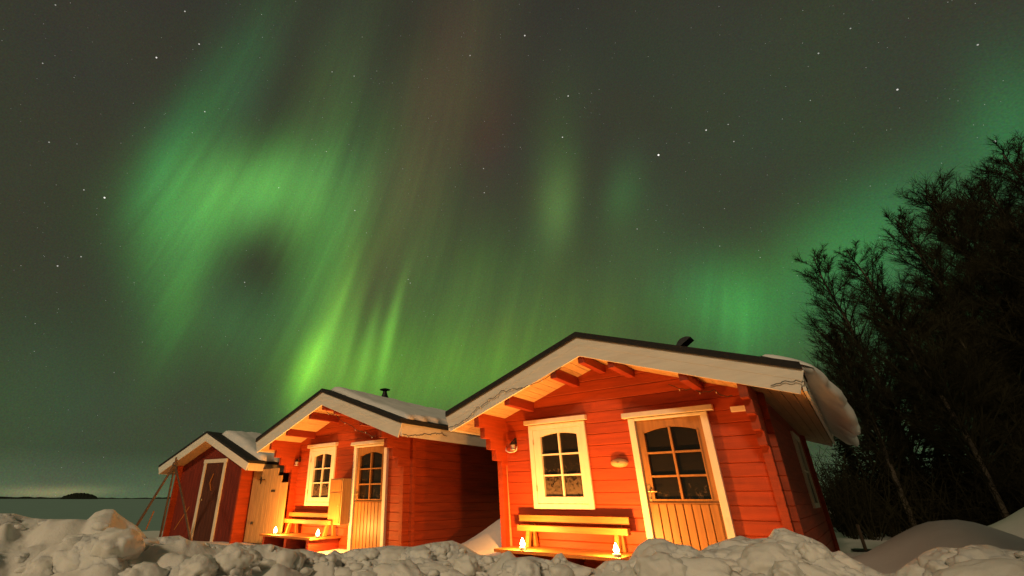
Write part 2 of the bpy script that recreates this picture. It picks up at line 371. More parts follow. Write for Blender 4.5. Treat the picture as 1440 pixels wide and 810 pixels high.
rng = np.random.default_rng(5)
def vnoise(X, Y, s, seed):
    x, y = X*s+seed*13.1, Y*s+seed*7.7
    xi, yi = np.floor(x).astype(int), np.floor(y).astype(int); fx, fy = x-xi, y-yi
    h = lambda a, b: (np.sin(a*127.1+b*311.7+seed*17.3)*43758.5453) % 1.0
    u, v = fx*fx*(3-2*fx), fy*fy*(3-2*fy)
    return (h(xi, yi)*(1-u)+h(xi+1, yi)*u)*(1-v)+(h(xi, yi+1)*(1-u)+h(xi+1, yi+1)*u)*v - .5
Rid = 4.75+.35*np.sin(AA*3.1+.6)+.18*np.sin(AA*9+2)+.5*vnoise(X, Y, .8, 1)
Tel = np.interp(A_, s_az, s_el)
k = np.exp(-np.linspace(-2, 2, 61)**2); k /= k.sum()
Tsm = np.convolve(np.pad(Tel, 30, mode='edge'), k, 'valid')
H0 = 1.1+Rid*Tsm[None, :]-.03
t = RR-Rid
front = np.where(t < 0, -.42*(-t)**1.25, 0)
back = np.where(t > 0, -(.55*t)**1.7-.12*t, 0)
H = H0+front+back
H += .10*vnoise(X, Y, 1.3, 2)+.05*vnoise(X, Y, 3.1, 3)
lump = np.zeros_like(H)+1e-9
PW = 5.0
for i in range(1100):
    a = rng.uniform(A_[0], A_[-1]); big = rng.random()**3
    w = .03+.15*big; r = 4.75+rng.normal(0, .45)-(.25 if big > .3 else .45*rng.random())
    cx, cy = CAM[0]+r*math.sin(a), CAM[1]+r*math.cos(a)
    el_ = rng.uniform(1, 2.1); th = rng.uniform(0, math.pi); hh = w*rng.uniform(.5, 1.0)
    da = 2.6*w*el_/r
    j0, j1 = np.searchsorted(A_, [a-da, a+da]); i0, i1 = np.searchsorted(Rr, [r-w*el_*1.6, r+w*el_*1.6])
    if j1-j0 < 3 or i1-i0 < 2: continue
    sx, sy = X[i0:i1, j0:j1]-cx, Y[i0:i1, j0:j1]-cy
    wob = 1+.5*vnoise(X[i0:i1, j0:j1], Y[i0:i1, j0:j1], 5/w*.2, i % 97)
    q = ((sx*math.cos(th)+sy*math.sin(th))/(w*el_))**2+((-sx*math.sin(th)+sy*math.cos(th))/w)**2
    q = q*wob
    l = hh*np.clip(1-q, 0, 1)**.8
    lump[i0:i1, j0:j1] += (l+1e-6)**PW
lump = lump**(1/PW)
for _ in range(3):
    lump[1:-1, 1:-1] = (lump[1:-1, 1:-1]*4+lump[:-2, 1:-1]*2+lump[2:, 1:-1]*2+lump[1:-1, :-2]*2+lump[1:-1, 2:]*2+lump[:-2, :-2]+lump[2:, 2:]+lump[:-2, 2:]+lump[2:, :-2])/16
H += lump*np.clip(1.2-np.abs(t)/1.3, 0, 1)
H += .020*vnoise(X, Y, 8, 5)+.010*vnoise(X, Y, 19, 6)+.004*vnoise(X, Y, 45, 7)
for it in range(4):
    cur = ((H-1.1)/RR).max(0)
    d = Tel-cur
    ks = np.exp(-np.linspace(-2, 2, 9)**2); ks /= ks.sum(); d = np.convolve(np.pad(d, 4, mode='edge'), ks, 'valid')
    H += d[None, :]*RR*np.exp(-(t/.55)**2)
    # never let anything off the ridge rise above the target line
    H = np.minimum(H, 1.1+RR*(Tel[None, :]+.0005))
edge = np.minimum(np.clip((AA-A_[0])/.15, 0, 1), np.clip((A_[-1]-AA)/.15, 0, 1))
H = H*edge+(-.3)*(1-edge)
H = np.where(RR > 5.9, np.minimum(H, -.02), H)
mb = MB(); mb.v = np.stack([X, Y, H], -1).reshape(-1, 3).tolist()
mb.f = [(i*NA+j, i*NA+j+NA, i*NA+j+NA+1, i*NA+j+1) for i in range(NR-1) for j in range(NA-1)]
import bmesh
def unit_ico(sub):
    bm = bmesh.new(); bmesh.ops.create_icosphere(bm, subdivisions=sub, radius=1.0)
    v = np.array([q.co[:] for q in bm.verts]); f = [tuple(x.index for x in q.verts) for q in bm.faces]; bm.free(); return v, f
ICO1, ICO2, ICO3 = unit_ico(2), unit_ico(3), unit_ico(4)
def bank_z(a, r):
    j = min(NA-1, max(0, int(round((a-A_[0])/(A_[1]-A_[0]))))); i = min(NR-1, max(0, int(round((r-Rr[0])/(Rr[1]-Rr[0]))))); return H[i, j], Rid[i, j]
def chunk(a, r, rad, squash, rot, tilt, dz, seed, target=None, ico=None):
    z, rd = bank_z(a, r); V0, F0 = ico or (ICO3 if max(rad) > .12 else ICO2)
    rx, ry, rz2 = rad; M3 = Matrix.Rotation(rot, 3, 'Z') @ Matrix.Rotation(tilt, 3, 'Y')
    cx, cy = CAM[0]+r*math.sin(a), CAM[1]+r*math.cos(a); P = []
    for v in V0:
        n_ = mnoise.fractal(Vector(v*1.3)+Vector((seed, seed*.7, 0)), 1.0, 2.0, 3)*.24+mnoise.fractal(Vector(v*3.6)+Vector((seed, 0, seed)), 1.0, 2.0, 3)*.13
        q = M3 @ Vector((v[0]*rx*(1+n_), v[1]*ry*(1+n_), v[2]*rz2*(1+n_))); P.append((q.x, q.y, q.z))
    P = np.array(P); cz = z+dz
    X_, Y_ = P[:, 0]+cx, P[:, 1]+cy; R_ = np.hypot(X_-CAM[0], Y_-CAM[1]); az_ = np.arctan2(X_-CAM[0], Y_-CAM[1])
    lim = np.interp(az_, s_az, s_el)*R_+1.1 if target is None else target*R_+1.1
    over = (P[:, 2]+cz-lim).max()
    if over > 0: cz -= over
    mb.add(np.stack([X_, Y_, P[:, 2]+cz], 1), F0)
crng = random.Random(11)
az_r0, az_r1 = s_az[0], s_az[-1]
for i in range(820):
    a = crng.uniform(az_r0+.02, az_r1-.02)
    _, rd = bank_z(a, 4.7); right_side = a > -.36
    w = (.022+.105*crng.random()**2.3)*(1.35 if right_side else 1.0)
    u = crng.random(); r = rd-.75+.95*crng.random() if u < .75 else rd+crng.gauss(0, .1)
    # leave smooth wind-packed stretches between crusty patches
    if math.sin(a*9+r*5)+math.sin(a*23-r*3)*.7 < (-.1 if not right_side else -1) and u < .75: continue
    chunk(a, r, (w*crng.uniform(1, 1.9), w*crng.uniform(.8, 1.2), w*crng.uniform(.55, .95)), 1, crng.uniform(0, 3.14), crng.uniform(-.4, .4), w*crng.uniform(-.25, .35), i*1.7)
for i in range(650):
    a = crng.uniform(az_r0+.02, az_r1-.02); _, rd = bank_z(a, 4.7); w = .010+.028*crng.random()**1.6
    r = rd-.75+.95*crng.random()
    if math.sin(a*7+r*6)+math.sin(a*31-r*4)*.8 < -.15: continue
    chunk(a, r, (w*crng.uniform(.9, 2.0), w*crng.uniform(.8, 1.2), w*crng.uniform(.6, 1.0)), 1, crng.uniform(0, 3.14), crng.uniform(-.5, .5), w*crng.uniform(0, .6), i*2.3, ico=ICO1)
def az_of(u): d = pix_dir(u, 760); return math.atan2(d[0], d[1])
# the big clods seen on the crest
for (u, r, rad, rot, tilt, dz) in ((1115, 4.45, (.30, .095, .085), -.45, .42, .10), (1068, 4.3, (.20, .15, .12), .3, -.2, .03), (1150, 4.2, (.20, .10, .09), -.5, .5, .02), (1180, 4.35, (.09, .08, .07), 0, .2, .06),
     (1130, 3.95, (.10, .16, .09), .9, .3, .05), (1030, 4.5, (.22, .12, .12), .5, -.3, .05), (960, 4.6, (.14, .12, .10), 1, .2, .04), (918, 4.7, (.18, .14, .13), .4, 0, .06), (1090, 3.8, (.16, .10, .09), .1, .2, .04),
     (148, 4.9, (.17, .13, .12), 0, -.15, .07), (190, 4.8, (.14, .12, .10), .4, .2, .05), (60, 5.0, (.13, .1, .07), .2, 0, .05), (788, 4.75, (.06, .06, .09), 0, 0, .05), (560, 4.8, (.2, .12, .09), .1, 0, .05),
     (1330, 4.2, (.17, .13, .11), .3, .1, .05), (1290, 4.1, (.13, .10, .09), .8, .1, .04), (1390, 4.3, (.16, .12, .10), .1, -.2, .05), (1350, 3.9, (.15, .12, .10), .7, .1, .04), (1420, 4.0, (.16, .12, .09), .2, .1, .04)):
    chunk(az_of(u), r, rad, 1, rot, tilt, dz, u*.37)
bank = mb.build('snow_bank', M_snow, smooth=True); setp(bank, 'ploughed bank of lumpy snow in front of the cabins', kind='stuff')

# ---- far shore and island
def ridge(name, u0, u1, dist, hf, n=60):
    mb = MB(); pts = []
    d0, d1 = pix_dir(u0, 703), pix_dir(u1, 703); a0, a1 = math.atan2(d0[0], d0[1]), math.atan2(d1[0], d1[1])
    for i in range(n+1):
        a = a0+(a1-a0)*i/n; pts.append((CAM[0]+dist*math.sin(a), CAM[1]+dist*math.cos(a), hf(i/n), a))
    vs = []
    for x, y, h, a in pts:
        vs += [(x, y, -.5), (x+dist*.01*math.sin(a), y+dist*.01*math.cos(a), h), (x+dist*.05*math.sin(a), y+dist*.05*math.cos(a), h*.8), (x+dist*.07*math.sin(a), y+dist*.07*math.cos(a), -.5)]
    fs = [(4*i+j, 4*i+4+j, 4*i+5+j, 4*i+1+j) for i in range(n) for j in range(3)]
    mb.add(vs, fs); return mb.build(name, M_needle, smooth=False)
random.seed(3)
o = ridge('hills', -900, 1500, 2600, lambda t: 4.5+3*random.random()+2*math.sin(t*40), 300); setp(o, kind='structure')
o = ridge('island_terrain', 84, 137, 1300, lambda t: 1.5+10*max(0, math.sin(math.pi*t))**.6+random.random()*1.4, 40); setp(o, kind='structure')

# ================================================================== cabins
P_, Z0 = .165, .03
HWI, HWO, RIB = 1.87, 1.96, 2.03
SL = .36
def log_row(mb, x0, x1, z, axis='x', y=0.0, th=.09, flip=1):
    g_ = .008
    poly = [(y, z+g_), (y, z+P_-g_), (y+flip*.010, z+P_), (y+flip*th, z+P_), (y+flip*th, z), (y+flip*.010, z)]
    if flip < 0: poly = poly[::-1]
    if axis == 'x': mb.prism(poly, 'x', x0, x1)
    else: mb.prism(poly, 'y', x0, x1)   # here poly is in (x,z)
def roof_z(dx): return 3.10-SL*abs(dx)
D_OP = (.29, 1.32, .0, 2.17)          # door opening, local x
W_OP = (-1.26, -.52, 1.03, 2.13)      # window opening
def arch_top(mb, x0, x1, zc, rise, ztop, y0, y1, n=12):
    """solid piece between an arched lower edge and a straight top"""
    pts = [(x0+(x1-x0)*i/n, zc+rise*(1-(2*i/n-1)**2)) for i in range(n+1)]
    for a, b in zip(pts, pts[1:]):
        mb.add([(a[0],y0,a[1]),(b[0],y0,b[1]),(b[0],y0,ztop),(a[0],y0,ztop),(a[0],y1,a[1]),(b[0],y1,b[1]),(b[0],y1,ztop),(a[0],y1,ztop)],
               [(0,1,2,3),(7,6,5,4),(0,4,5,1)])
    mb.box(x0, x1, y0, y1, ztop-.001, ztop)
def rake(mb, side, y0, y1, ztop, th, hw, s0=0.0, t0=0.0):
    """sloped fascia board, plumb cut at ridge, square cut at the eave"""
    n = math.hypot(1, SL); ca, sa = 1/n, SL/n
    x = hw
    p = [(0, ztop-t0*n), (x-t0*sa, ztop-SL*x-t0*ca), (x-th*sa, ztop-SL*x-th*ca), (0, ztop-th*n)]
    p = [(side*a, b) for a, b in p]
    mb.prism(p, 'y', y0, y1)
def make_cabin(name, label, loc):
    T = thing(name, label, 'cabin', loc)
    # front wall
    mb = MB(); k = 0
    z = Z0
    while z < 3.05:
        zm = z+P_/2
        xe = min(RIB, (3.16-z)/SL) if z > 2.3 else RIB
        cuts = [(a, b) for a, b, c, d in (D_OP, W_OP) if c <= zm < d]
        cuts.sort(); cur = -xe
        for a, b in cuts: log_row(mb, cur, a, z); cur = b
        log_row(mb, cur, xe, z); z += P_
    mb.build('log_wall', M_red, T)
    # side walls with stepped brackets
    for s in (-1, 1):
        mb = MB(); z = Z0+.002; i = 0
        while z < 2.36:
            pr = .18
            for lo, p in ((2.17, .82), (2.0, .66), (1.84, .50), (1.675, .34)):
                if z >= lo-.005: pr = p; break
            log_row(mb, -pr, 6.15, z, 'y', s*HWO, .09, -s); z += P_
        mb.build('side_log_wall', M_red_side, T)
    mb = MB(); z = Z0+.001
    while z < 3.05:
        xe = min(RIB, (3.16-z)/SL) if z > 2.3 else RIB
        log_row(mb, -xe, xe, z, 'x', 6.0, .09, -1); z += P_
    mb.build('back_log_wall', M_red, T)
    MB().box(-1.93, 1.93, .12, 5.85, .02, .06).build('floor_boards', M_dark, T)
    # roof body, soffit, felt edge
    n = 24
    mb = MB()
    mb.prism([(0, 3.30), (2.52, 3.30-SL*2.52), (2.52, 3.385-SL*2.52), (0, 3.385), (-2.52, 3.385-SL*2.52), (-2.52, 3.30-SL*2.52)], 'y', -.89, 6.45)
    roof = mb.build('roof', M_felt, T)
    mb = MB(); w = .118
    for s in (-1, 1):
        x = 0.0
        while x < 2.44:
            x2 = min(x+w-.006, 2.46)
            zt = .02+.004*random.random()
            a = (s*x, 3.075-SL*x); b = (s*x2, 3.075-SL*x2)
            p = [a, b, (b[0], b[1]+.035), (a[0], a[1]+.035)]
            mb.prism(p if s > 0 else p[::-1], 'y', -.83, 6.40); x += w
        p = [(0, 3.112), (s*2.47, 3.112-SL*2.47), (s*2.47, 3.295-SL*2.47), (0, 3.295)]
        mb.prism(p if s > 0 else p[::-1], 'y', -.82, 6.40)
    so_ = mb.build('soffit', M_soffit, roof)
    for s in (-1, 1):
        mb = MB(); rake(mb, s, -.855, -.83, 3.30, .268, 2.53); rake(mb, s, -.860, -.8551, 3.30, .118, 2.535)
        mb.build('fascia', M_fascia, T, bevel=.003)
        mb = MB(); mb.box(*sorted((s*2.475, s*2.505)), -.829, 6.44, 3.30-SL*2.50-.235, 3.30-SL*2.50-.004)
        mb.build('eave_board', M_fascia, T, bevel=.003)
    for s in (-1, 1):
        mb = MB(); rake(mb, s, 6.41, 6.44, 3.30, .268, 2.53); mb.build('fascia', M_fascia, T)
    # purlins
    for dx in (0, -.47, .43, -1.32, 1.31):
        zt = 3.072-SL*abs(dx)-(.0 if dx else .012)
        mb = MB()
        if dx == 0: mb.prism([(-.05, zt-.015), (.05, zt-.015), (.05, zt-.14), (-.05, zt-.14)][::-1], 'y', -.80, .3)
        else:
            s = 1 if dx > 0 else -1
            mb.prism([(dx-.05, zt+.05*SL*s), (dx+.05, zt-.05*SL*s), (dx+.05, zt-.135), (dx-.05, zt-.135)][::-1], 'y', -.80, .3)
        mb.build('purlin', M_redbeam, T, bevel=.004)
    # window
    wx0, wx1, wz0, wz1 = -1.405, -.405, .95, 2.225
    gx0, gx1, gz0, gz1 = -1.20, -.555, 1.125, 2.035
    mb = MB(); cb = .075
    mb.box(wx0, wx0+cb, -.035, .02, wz0, wz1); mb.box(wx1-cb, wx1, -.035, .02, wz0, wz1)
    mb.box(wx0+cb, wx1-cb, -.035, .02, wz1-cb, wz1); mb.box(wx0+cb, wx1-cb, -.035, .02, wz0, wz0+cb)
    fr = mb.build('window', M_white, T, bevel=.004)
    mb = MB(); y0, y1 = -.020, .05
    ax0, ax1, az0, az1 = wx0+cb+.003, wx1-cb-.003, wz0+cb+.003, wz1-cb-.003
    mb.box(ax0, gx0, y0, y1, az0, az1); mb.box(gx1, ax1, y0, y1, az0, az1); mb.box(gx0, gx1, y0, y1, az0, gz0)
    arch_top(mb, gx0, gx1, gz1, .045, az1, y0, y1)
    xm = (gx0+gx1)/2
    mb.box(xm-.013, xm+.013, y0+.012, .03, gz0, gz1+.06)
    for i in (1, 2):
        zz = gz0+(gz1+.03-gz0)*i/3
        mb.box(gx0, xm-.0135, y0+.016, .03, zz-.012, zz+.012); mb.box(xm+.0135, gx1, y0+.016, .03, zz-.012, zz+.012)
    mb.build('sash', M_white, fr, bevel=.003)
    MB().box(gx0-.02, gx1+.02, .032, .038, gz0-.02, gz1+.07).build('glass', M_glass_win, fr)
    mb = MB(); mb.prism([(-.095, 2.235), (0, 2.235), (0, 2.315), (-.085, 2.305)], 'x', -1.455, -.36); mb.build('drip_board', M_white, fr, bevel=.003)
    for zz in (1.25, 1.95): MB().tube([(wx0+cb+.004, -.032, zz-.04), (wx0+cb+.004, -.032, zz+.04)], .009, 8).build('hinge', M_brass, fr)
    # side window (right wall)
    mb = MB(); X0 = HWO
    for a in ((3.55, 3.62, .95, 2.22), (4.72, 4.79, .95, 2.22), (3.62, 4.72, 2.14, 2.22), (3.62, 4.72, .95, 1.03)):
        mb.box(X0-.02, X0+.035, a[0], a[1], a[2], a[3])
    mb.box(X0-.02, X0+.015, 4.15, 4.19, 1.03, 2.14); mb.box(X0-.02, X0+.014, 3.62, 4.72, 1.55, 1.58)
    sw = mb.build('side_window', M_white, T, bevel=.003)
    MB().box(X0+.001, X0+.006, 3.62, 4.72, 1.03, 2.14).build('glass', M_glass_win, sw)
    # door
    x0, x1 = .285, 1.345
    mb = MB(); tw = .088
    mb.box(x0, x0+tw, -.062, .02, .0, 2.175); mb.box(x1-tw, x1, -.062, .02, .0, 2.175); mb.box(x0+tw+.0005, x1-tw-.0005, -.062, .02, 2.14, 2.175)
    dt = mb.build('door_frame', M_white, T, bevel=.004)
    mb = MB(); mb.prism([(-.115, 2.185), (0, 2.185), (0, 2.265), (-.10, 2.255)], 'x', .215, 1.43); mb.build('drip_board', M_white, dt, bevel=.003)
    gx0, gx1, gz0, gz1 = .455, 1.185, 1.075, 1.955
    lx0, lx1 = x0+tw+.004, x1-tw-.004
    mb = MB(); y0, y1 = -.012, .035
    mb.box(lx0, gx0, y0, y1, .04, 2.135); mb.box(gx1, lx1, y0, y1, .04, 2.135); mb.box(gx0, gx1, y0, y1, .98, gz0)
    mb.box(gx0, gx1, y0, y1, .04, .16)
    arch_top(mb, gx0, gx1, gz1, .07, 2.135, y0, y1)
    dr = mb.build('door', M_door, T, bevel=.003)
    mb = MB(); xm = (gx0+gx1)/2
    mb.box(xm-.015, xm+.015, -.02, .03, gz0, gz1+.07)
    for i in (1, 2):
        zz = gz0+(gz1+.04-gz0)*i/3
        mb.box(gx0, xm-.0155, -.017, .03, zz-.013, zz+.013); mb.box(xm+.0155, gx1, -.017, .03, zz-.013, zz+.013)
    b_ = .018
    mb.box(gx0, gx0+b_, -.022, .03, gz0, gz1+.01); mb.box(gx1-b_, gx1, -.022, .03, gz0, gz1+.01); mb.box(gx0+b_, gx1-b_, -.022, .03, gz0, gz0+b_)
    mb.build('glazing_bar', M_door, dr, bevel=.002)
    MB().box(gx0-.02, gx1+.02, .031, .036, gz0-.02, gz1+.09).build('glass', M_glass_door, dr)
    mb = MB(); n = 8; w = (lx1-lx0-.05)/n
    for i in range(n):
        a = lx0+.025+i*w; mb.prism([(a+.004, -.020), (a+.010, -.028), (a+w-.010, -.028), (a+w-.004, -.020), (a+w-.004, -.0125), (a+.004, -.0125)], 'z', .06, 1.03)
    mb.build('door_boarding', M_door, dr)
    MB().prism([(-.05, 1.035), (-.0125, 1.035), (-.0125, 1.062), (-.044, 1.05)], 'x', lx0+.01, lx1-.01).build('weather_bar', M_door, dr, bevel=.002)
    mb = MB(); hx = lx0+.035
    mb.box(hx-.018, hx+.018, -.020, -.0122, 1.04, 1.28)
    mb.tube([(hx, -.018, 1.19), (hx, -.065, 1.19)], .009, 10); mb.tube([(hx-.005, -.062, 1.19), (hx+.11, -.062, 1.187)], .010, 10)
    mb.lathe([(.011, 0), (.011, .02)], (hx, -.03, 1.09), 10)
    mb.build('door_handle', M_brass, dr, bevel=.001)
    return T
def add_oval_lamp(T):
    mb = MB(); n = 24; prof = [(1.0, 0), (1.0, -.03), (.93, -.055), (.72, -.078), (.4, -.09), (.05, -.094)]
    base = len(mb.v)
    for r, y in prof:
        for k in range(n):
            a = 2*math.pi*k/n; mb.v.append((.055+.125*r*math.cos(a), y, 1.575+.062*r*math.sin(a)))
    for i in range(len(prof)-1):
        for k in range(n): a = i*n+k; b = i*n+(k+1) % n; mb.f.append((a, a+n, b+n, b))
    mb.f.append(tuple((len(prof)-1)*n+k for k in range(n)))
    return mb.build('bulkhead_lamp', M_oval, T, smooth=True)
right = make_cabin('log_cabin', 'largest red log cabin, rightmost, with snow curling off its right eave', (-1.35, 0, 0))
mid = copy_tree(right); mid.location = (-7.48, 0, 0)
mid['label'] = 'middle red log cabin between the dark shed and the larger cabin'
add_oval_lamp(right)
for o in (right, mid): o['group'] = 'red cabins along the shore'
# small white junction box high on the right front wall
mb = MB(); mb.box(1.63, 1.86, -.05, 0, 2.135, 2.205); mb.build('junction_box', M_lampw, right, bevel=.006)
# footing planks under the benches
for T, x0, x1, y in ((right, -1.68, .18, -.82), (mid, -1.85, .02, -.82)):
    zt = .435 if T is right else .378
    MB().box(x0, x1, y, -.003, zt-.043, zt).build('footing_plank', M_plank, T, bevel=.004)
    for xx in (x0+.1, (x0+x1)/2, x1-.15): MB().box(xx, xx+.08, y+.03, -.01, .06, zt-.0435).build('footing_post', M_redbeam, T)

def chimney(T, x, y, zb, kind):
    mb = MB()
    if kind == 'cowl':
        mb.lathe([(.085, 0), (.085, .62), (.075, .63)], (x, y, zb), 18)
        c = mb.build('chimney', M_metal, T, smooth=False)
        m2 = MB(); n = 14                                     # wind-turned hood: quarter shell
        for i in range(n+1):
            a = math.pi*.02+math.pi*.62*i/n
            for w in (-.15, .15): m2.v.append((x-.17+.34*(1-math.cos(a))*.62+.0, y+w, zb+.60+.25*math.sin(a)*.95))
        for i in range(n): m2.f.append((2*i, 2*i+1, 2*i+3, 2*i+2))
        for side in (0, 1):
            m2.f.append(tuple(2*i+side for i in range(n+1)))
        m2.build('chimney_cowl', M_metal, c)
    else:
        mb.lathe([(.10, 0), (.10, .10), (.085, .12), (.06, .20), (.05, .24)], (x, y, zb), 20)
        c = mb.build('chimney', M_metal, T, smooth=False)
        MB().lathe([(.05, .0), (.055, .03), (.13, .05), (.135, .065), (.04, .095)], (x, y, zb+.23), 20).build('chimney_cap', M_metal, c)
chimney(right, .80, 2.5, 3.12, 'cowl')
chimney(mid, .08, 1.0, 3.36, 'cap')

# ---- wall lanterns, hooks
def lantern(name, label, x, z, group=None):
    T = thing(name, label, 'lantern', (x, -.004, z), 0, group)
    mb = MB(); mb.tube([(0, 0, .10), (0, -.05, .13), (0, -.10, .09)], .008, 8); mb.box(-.02, .02, -.01, 0, .04, .15); mb.build('bracket', M_metal, T)
    mb = MB(); mb.lathe([(.05, .0), (.055, .01), (.05, .02)], (0, -.10, -.055), 12); mb.lathe([(.035, .0), (.04, .07)], (0, -.10, -.035), 12); mb.build('glass', M_cup, T)
    MB().lathe([(.062, 0), (.02, .045), (.012, .06)], (0, -.10, .04), 12).build('cap', M_metal, T)
    return T
lantern('wall_lantern', 'small dark lantern hung left of the right cabin window', -3.03, 1.90, 'wall lanterns')
lantern('wall_lantern', 'small dark lantern hung left of the middle cabin window', -9.28, 1.90, 'wall lanterns')
o = MB().tube([(-.17, -.02, .03), (-.15, -.04, -.03), (-.08, -.06, -.06), (.02, -.06, -.055), (.06, -.05, -.03), (.065, -.03, .04)], .010, 8).build('coiled_cable', M_lampw, smooth=True, loc=(-3.06, 0, 1.88))
setp(o, 'pale looped cable hanging under the lantern at the right cabin corner', 'cable')
o = MB().bar((-3.215, -.05, .40), (-3.245, -.03, 1.62), .05, .022, (0, 1, 0)).build('leaning_board', M_plankv, bevel=.003)
setp(o, 'thin upright board leaning in the left corner of the right cabin', 'board')

# ---- benches
def make_bench(name, label, loc, group):
    T = thing(name, label, 'bench', loc, 0, group)
    MB().box(-.85, .85, -.16, -.035, .215, .298).build('seat', M_plank, T, bevel=.006)
    MB().box(-.88, .84, -.03, .0, .330, .432).build('backrest', M_plank, T, bevel=.006)
    for s in (-1, 1):
        x = s*.68
        MB().prism([(-.20, 0), (-.12, 0), (-.06, .2145), (-.13, .2145)], 'x', x-.03, x+.03).build('leg', M_plank, T, bevel=.004)
        MB().prism([(.05, 0), (.13, 0), (.035, .42), (.001, .42)], 'x', x-.03, x+.03).build('leg', M_plank, T, bevel=.004)
    return T
b1 = make_bench('wooden_bench', 'pale wooden bench under the window of the right cabin', (-2.06, -.18, .436), 'benches under the windows')
b2 = copy_tree(b1); b2.location = (-8.26, -.22, .379); b2['label'] = 'pale wooden bench under the window of the middle cabin'

# ---- candles
def make_candle(label, loc, power):
    T = thing('candle', label, 'candle', loc, 0, 'lit candles on the footing planks')
    MB().lathe([(.046, 0), (.052, .004), (.050, .034), (.046, .034)], (0, 0, 0), 20).build('cup', M_cup, T)
    MB().lathe([(.043, 0), (.043, .006), (.02, .008)], (0, 0, .034), 20).build('wax', M_wax, T)
    MB().lathe([(.010, 0), (.030, .018), (.036, .038), (.024, .072), (.004, .115)], (0, 0, .042), 12).build('flame', M_flame, T, smooth=True)
    ld = bpy.data.lights.new('candle_light', 'POINT'); ld.energy = power; ld.color = (1.0, .37, .065); ld.shadow_soft_size = .035
    lo = bpy.data.objects.new('candle_light', ld); col.objects.link(lo); lo.parent = T; lo.location = (0, -.01, .12)
    return T
CP = 410
make_candle('lit candle at the left leg of the right cabin bench', (-2.575, -.76, .436), CP)
make_candle('lit candle at the right leg of the right cabin bench', (-1.235, -.755, .436), CP)
make_candle('lit candle at the left leg of the middle cabin bench, beside the wooden gate', (-8.82, -.755, .379), CP*1.05)
make_candle('lit candle at the right leg of the middle cabin bench, below the wall cupboard', (-7.30, -.755, .379), CP*1.05)

# ---- wall cupboard on the middle cabin
T = thing('wall_cupboard', 'pale wooden cupboard box fixed between the middle cabin window and door', 'cupboard', (-7.41, 0, .60))
mb = MB(); mb.box(-.21, .21, -.30, -.002, 0, .90); mb.build('case', M_plankv, T, bevel=.006)
mb = MB(); mb.box(-.19, .19, -.318, -.3005, .02, .62); mb.box(-.19, .19, -.318, -.3005, .64, .88); c = mb.build('cupboard_door', M_door, T, bevel=.004)
MB().lathe([(.012, 0), (.012, .02)], (.14, -.325, .35), 8).build('knob', M_brass, c)

# ---- side gate of boards at the left end of the middle cabin
T = thing('wooden_gate', 'tall bare pine board gate closing the gap between shed and middle cabin', 'gate', (0, -.34, 0))
mb = MB(); x = -10.80
for i in range(7):
    mb.box(x, x+.158, 0, .028, .12, 1.80-.012*random.random()); x += .1635
c = mb.build('gate_leaf', M_plankv, T, bevel=.004)
mb = MB(); mb.box(-10.42, -10.37, -.012, -.0005, 1.44, 1.60); mb.tube([(-10.395, -.01, 1.54), (-10.395, -.06, 1.54), (-10.13, -.06, 1.535)], .012, 8); mb.build('handle', M_metal, c)
MB().box(-9.86, -9.70, -.012, -.0005, 1.25, 1.29).build('hinge', M_metal, c)
MB().lathe([(.03, -.03), (.035, 0), (.03, .03)], (-10.5, -.03, .55), 10).build('latch', M_metal, c)
MB().box(-9.652, -9.478, -.006, .026, .12, 1.62).build('fence_board', M_plankv, T, bevel=.004)
MB().box(-9.472, -9.22, -.004, .026, .12, 1.46).build('fence_board', M_plankv, T, bevel=.004)

# ================================================================== shed
SA, SX, SY = .164, -12.27, -.74
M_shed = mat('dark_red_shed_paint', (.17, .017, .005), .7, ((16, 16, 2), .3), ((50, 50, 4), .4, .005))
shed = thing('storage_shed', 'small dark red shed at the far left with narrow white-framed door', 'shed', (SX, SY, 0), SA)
SS, WH, HW, ZF, OV, DP = .432, 1.378, 1.93, 2.776, .385, 2.7
def rz_(x, top): return top-SS*abs(x)
mb = MB(); n = 19                                            # vertical boarding on the front
x = -WH+.0
bw = 2*WH/20
for i in range(20):
    a = -WH+i*bw; b = a+bw-.004
    if b > -.36 and a < .51: lo = 2.0
    else: lo = .0
    mb.add([(a, 0, lo), (b, 0, lo), (b, 0, rz_(b, 2.56)), (a, 0, rz_(a, 2.56)), (a, .03, lo), (b, .03, lo), (b, .03, rz_(b, 2.56)), (a, .03, rz_(a, 2.56))],
           [(0,1,2,3),(7,6,5,4),(0,4,5,1),(1,5,6,2),(3,2,6,7),(0,3,7,4)])
mb.box(-WH, WH, .031, .05, 2.0, 2.0+.0001) if 0 else None
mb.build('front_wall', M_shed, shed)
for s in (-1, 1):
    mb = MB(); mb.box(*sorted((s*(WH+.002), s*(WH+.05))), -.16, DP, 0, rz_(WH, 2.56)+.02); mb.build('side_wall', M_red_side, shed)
mb = MB(); mb.add([(-WH, DP-.05, 0), (WH, DP-.05, 0), (WH, DP-.05, rz_(WH, 2.56)), (0, DP-.05, 2.56), (-WH, DP-.05, rz_(WH, 2.56)), (-WH, DP, 0), (WH, DP, 0), (WH, DP, rz_(WH, 2.56)), (0, DP, 2.56), (-WH, DP, rz_(WH, 2.56))],
    [(0,1,2,3,4), (9,8,7,6,5), (0,5,6,1), (1,6,7,2), (2,7,8,3), (3,8,9,4), (4,9,5,0)]); mb.build('back_wall', M_red, shed)
mb = MB(); mb.prism([(0, ZF-.02), (HW, rz_(HW, ZF-.02)), (HW, rz_(HW, ZF+.035)), (0, ZF+.035), (-HW, rz_(HW, ZF+.035)), (-HW, rz_(HW, ZF-.02))], 'y', -OV-.03, DP+.3)
roof = mb.build('roof', M_felt, shed)
mb = MB()
